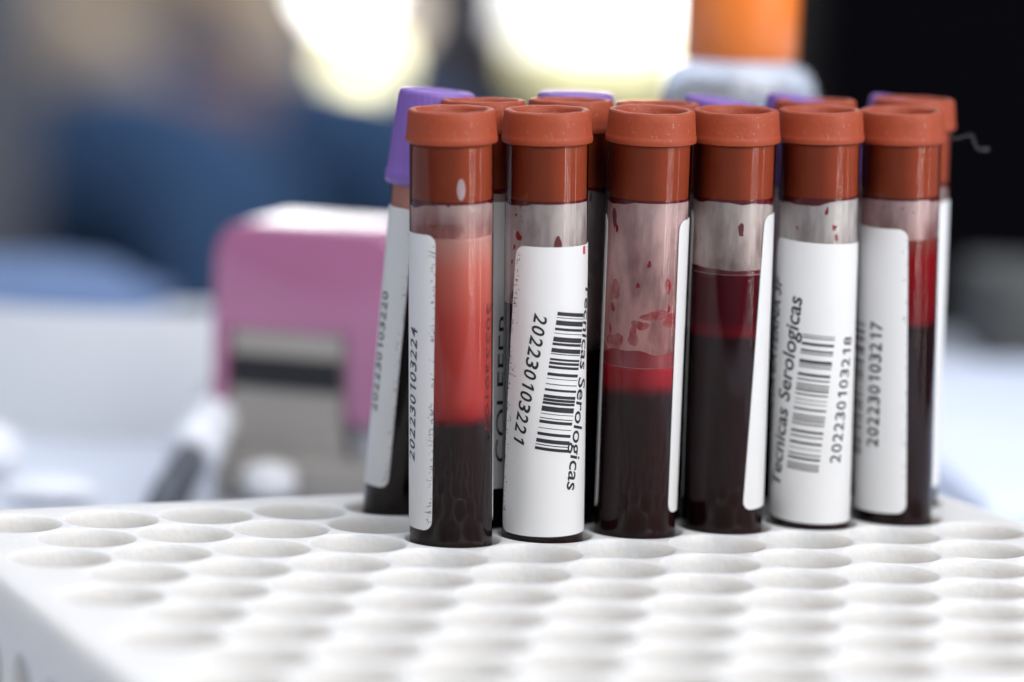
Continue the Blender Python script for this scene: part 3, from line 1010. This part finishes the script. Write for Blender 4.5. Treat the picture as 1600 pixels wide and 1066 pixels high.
# white sheets on the right and light blue cloth on the far left of the table
def sheet(name, cx, cy, sx, sy, z0, z1, rot, mat, label, cat):
    o = link(name, rbox(-sx / 2, sx / 2, -sy / 2, sy / 2, 0, z1 - z0, min(.0015, (z1 - z0) / 3), 2), mat)
    o.location = (cx, cy, z0); o.rotation_euler = (0, 0, rot)
    return tag(o, label, cat)


sheet('paper_stack', .165, .745, .17, .19, TZ, TZ + .006, .10, plain('bluish_white_paper', (.70, .76, .90), .5), 'stack of bluish white paper on the table at right', 'paper stack')
lump('folded_cloth', (X_at(40, .89) - .008, .89, TZ + .007), .046, .026, .0105, plain('light_blue_cloth', (.13, .19, .33), .8, .2, .1, 60, .3, .001),
     'light blue folded cloth on the far left of the table', 'cloth', 12, .15)
# bent white card standing left of the stamp
cont = plain('white_card', (.66, .68, .70), .5, .4, .03, 20)
bm = bmesh.new(); rows = []
for q_ in range(41):
    a_ = math.radians(-80 + 112 * q_ / 40)
    sx, sy = math.sin(a_), -math.cos(a_)
    rows.append([bm.verts.new((r_ * sx, r_ * sy, z_)) for r_, z_ in ((.0585, 0), (.0600, 0), (.0600, .0265), (.0585, .0265))])
for A_, B_ in zip(rows, rows[1:]):
    for k_ in range(4): bm.faces.new((A_[k_], A_[(k_ + 1) % 4], B_[(k_ + 1) % 4], B_[k_]))
bm.faces.new(rows[0]); bm.faces.new(rows[-1][::-1])
ctn = sharp(link('bent_card', bm, cont), 40)
ctn.location = (X_at(230, .72) - .010, .775, TZ)
tag(ctn, 'bent white card standing upright to the left of the pink stamp', 'card')
box_o = sheet('cardboard_box', .185, .885, .13, .06, TZ, TZ + .023, .05, plain('olive_grey_card', (.07, .073, .07), .7), 'low olive grey box behind the paper stack at right', 'box')

# ------------------------------------------------------------------ far room
FZ = TZ - .748
bm = bmesh.new(); box(bm, -8, 8, -3, 9, FZ - .1, FZ)
tag(link('floor', bm, plain('grey_floor', (.06, .062, .072), .6, .3, .1, 3), smooth=False), kind='structure')
WY = 6.0
wall = empty('back_wall', (0, WY, FZ)); tag(wall, 'dim grey wall far behind with a bright window', 'wall')
bm = bmesh.new(); box(bm, -7, 7, 0, .2, 0, 4.0)
link('wall_panel', bm, plain('blue_grey_wall', (.16, .175, .21), .8, .2, .15, 2), wall, smooth=False)


def emis(name, c, s):
    q = N(name); f = q.noise(2.0)
    em = q.n('ShaderNodeEmission'); q.l(q.mix(f, tuple(v * .92 for v in c), c), em.inputs['Color']); em.inputs['Strength'].default_value = s
    q.l(em.outputs[0], q.out.inputs['Surface']); return q.m


def wall_px(x0, x1, y0, y1, Y):
    a = ray_point(x0, y1, Y); b = ray_point(x1, y0, Y)
    return a.x, b.x, a.z, b.z


def pane(name, px, mat, dy, mt):
    x0, x1, z0, z1 = wall_px(*px, WY)
    bm = bmesh.new(); box(bm, x0, x1, -.04 - dy, -dy, z0 - FZ, z1 - FZ)
    return link(name, bm, mt, wall, smooth=False)


white_glow_m = emis('daylight_and_backlight_glow', (1.0, 1.0, 1.0), 3.6)
yel_m = emis('sunlit_yellow_foliage_glow', (1.0, .95, .55), 2.0)
fr_m = plain('dark_window_frame', (.03, .025, .035), .5)
wf = pane('window_frame', (775, 1215, -110, 122), fr_m, .005, fr_m)
pane('window_pane', (805, 1190, -100, 42), None, .05, white_glow_m)
pane('lower_window_pane', (825, 1060, 50, 112), None, .05, yel_m)
for n_, (xa, xb) in enumerate(((-2.6, -1.0), (-.9, .7), (.8, 2.4))):  # unseen glowing panels added above the view for backlight and top sheen
    bm = bmesh.new(); box(bm, xa, xb, -.05, -.01, .03 - FZ, 1.5 - FZ)
    link('unseen_backlight_panel', bm, white_glow_m, wall, smooth=False)
# dark upright post left of the window
x0, x1, z0, z1 = wall_px(690, 770, 0, 400, 5.2)
bm = bmesh.new(); box(bm, x0, x1, -.06, .06, 0, 3.2)
o = link('dark_post', bm, plain('dark_maroon_paint', (.035, .025, .04), .6), smooth=False); o.location = (0, 5.2, FZ)
tag(o, 'dark upright post between the round glints and the window', 'post')


def globe(px, py, r, c, s, label):  # glowing globe and cord made up for a bright background glint
    P = ray_point(px, py, 5.0)
    g = empty('glint_stand_in', P); tag(g, label, 'globe', 'round globes standing in for far glints')
    bm = bmesh.new(); bmesh.ops.create_uvsphere(bm, u_segments=24, v_segments=16, radius=r)
    link('glint_globe', bm, emis('glint_glow', c, s), g)
    tube_path('glint_cord', [(0, 0, r), (0, 0, 1.5), (0, 0, 2.6 - P.z)], .006, dark, g)


globe(540, -22, .042, (1, 1, .97), 9, 'white round lamp standing in for a glint at the top, left of the post')
globe(568, 98, .038, (1, .95, .62), 5.6, 'pale yellow round lamp standing in for the lowest glint, left of the post')
globe(612, 20, .034, (1, .86, .72), 2.2, 'dim beige round lamp standing in for the glint nearest the dark post')

# pale grey column at the far left
bm = rbox(-.95, -.375, 2.35, 2.7, FZ, FZ + 3.2, .02, 2)
tag(link('column', bm, plain('pale_grey_plaster', (.24, .25, .30), .8)), 'pale grey column at the left edge, far out of focus', 'column')
# black cabinet at right
x0 = ray_point(1268, 100, 2.3).x
bm = rbox(x0, x0 + .9, 2.3, 2.8, FZ, FZ + 2.0, .01, 2)
tag(link('cabinet', bm, plain('black_cabinet_paint', (.0035, .0035, .006), .8, .05)), 'tall black cabinet out of focus at the right', 'cabinet')


# seated person far behind at left, turned to the right
def skin_chain(name, verts, edges, radii, mat, parent, sub=2):
    me = bpy.data.meshes.new(name)
    me.from_pydata([tuple(v) for v in verts], edges, [])
    o = bpy.data.objects.new(name, me); COL.objects.link(o)
    md = o.modifiers.new('skin', 'SKIN'); md.use_smooth_shade = True
    for i, r in enumerate(radii):
        me.skin_vertices[0].data[i].radius = (r, r) if isinstance(r, (int, float)) else r
        me.skin_vertices[0].data[i].use_root = (i == 0)
    s = o.modifiers.new('sub', 'SUBSURF'); s.levels = s.render_levels = sub
    bpy.context.view_layer.update()
    dg = bpy.context.evaluated_depsgraph_get()
    m2 = bpy.data.meshes.new_from_object(o.evaluated_get(dg))
    o.modifiers.clear(); o.data = m2; m2.name = name
    m2.materials.clear(); m2.materials.append(mat)
    m2.polygons.foreach_set('use_smooth', [True] * len(m2.polygons))
    if parent is not None: o.parent = parent
    return o


skin_m = plain('skin', (.55, .30, .20), .5, .3, .1, 30)
jean_m = plain('blue_denim', (.085, .17, .33), .85, .1, .3, 20, .3, .001)
shirt_m = plain('tan_shirt', (.88, .70, .52), .8, .2, .15, 12, .3, .002)
PX, PY = -.45, 3.25
SZ = FZ + .505
body_v = [(0, 0, .10), (0.01, 0, .32), (0.0, 0, .52), (0.02, 0, .60), (.04, 0, .66), (.05, 0, .78), (.05, 0, .86),
          (0, .17, .50), (.06, .22, .26), (.22, .10, .13), (.30, .04, .13),
          (0, -.17, .50), (.06, -.22, .26), (.20, -.10, .14), (.28, -.03, .15),
          (.02, .09, .08), (.40, .07, .10), (.42, .08, -.34), (.52, .08, -.43),
          (.02, -.09, .08), (.36, -.22, .10), (.40, -.26, -.34), (.50, -.27, -.43)]
body_e = [(0, 1), (1, 2), (2, 3), (3, 4), (4, 5), (5, 6), (2, 7), (7, 8), (8, 9), (9, 10), (2, 11), (11, 12), (12, 13), (13, 14),
          (0, 15), (15, 16), (16, 17), (17, 18), (0, 19), (19, 20), (20, 21), (21, 22)]
body_r = [.11, .11, .10, .055, .06, .09, .06, .05, .042, .034, .028, .05, .042, .034, .028, .07, .055, .045, .035, .07, .055, .045, .035]
pr = skin_chain('person', [Vector(v) for v in body_v], body_e, body_r, skin_m, None)
pr.location = (PX, PY, SZ); pr.rotation_euler = (0, 0, math.radians(-28))
tag(pr, 'out-of-focus seated person in a tan shirt and blue jeans with hands in the lap', 'person')
skin_chain('shirt', [body_v[i] for i in (0, 1, 2, 7, 8, 9, 11, 12, 13)], [(0, 1), (1, 2), (2, 3), (3, 4), (4, 5), (2, 6), (6, 7), (7, 8)],
           [.135, .135, .12, .068, .058, .048, .068, .058, .048], shirt_m, pr)
skin_chain('jeans', [(0, 0, .06), body_v[15], body_v[16], body_v[17], body_v[19], body_v[20], body_v[21]], [(0, 1), (1, 2), (2, 3), (0, 4), (4, 5), (5, 6)],
           [.13, .10, .085, .065, .10, .085, .065], jean_m, pr)
skin_chain('hair', [(.03, 0, .79), (.04, 0, .87), (.0, 0, .83)], [(0, 1), (0, 2)], [.098, .085, .085], plain('dark_hair', (.03, .02, .015), .5), pr)
ch = empty('chair', (PX, PY, FZ)); ch.rotation_euler = (0, 0, math.radians(-28)); tag(ch, 'black chair under the seated person far behind', 'chair')
link('seat', rbox(-.24, .26, -.24, .24, .40, .495, .02), dark, ch)
link('backrest', rbox(-.28, -.24, -.22, .22, .55, .95, .01), dark, ch)
for x, y in ((-.22, -.2), (.22, -.2), (-.22, .2), (.22, .2)):
    link('leg', rbox(x - .013, x + .013, y - .013, y + .013, 0, .42, .004), dark, ch)
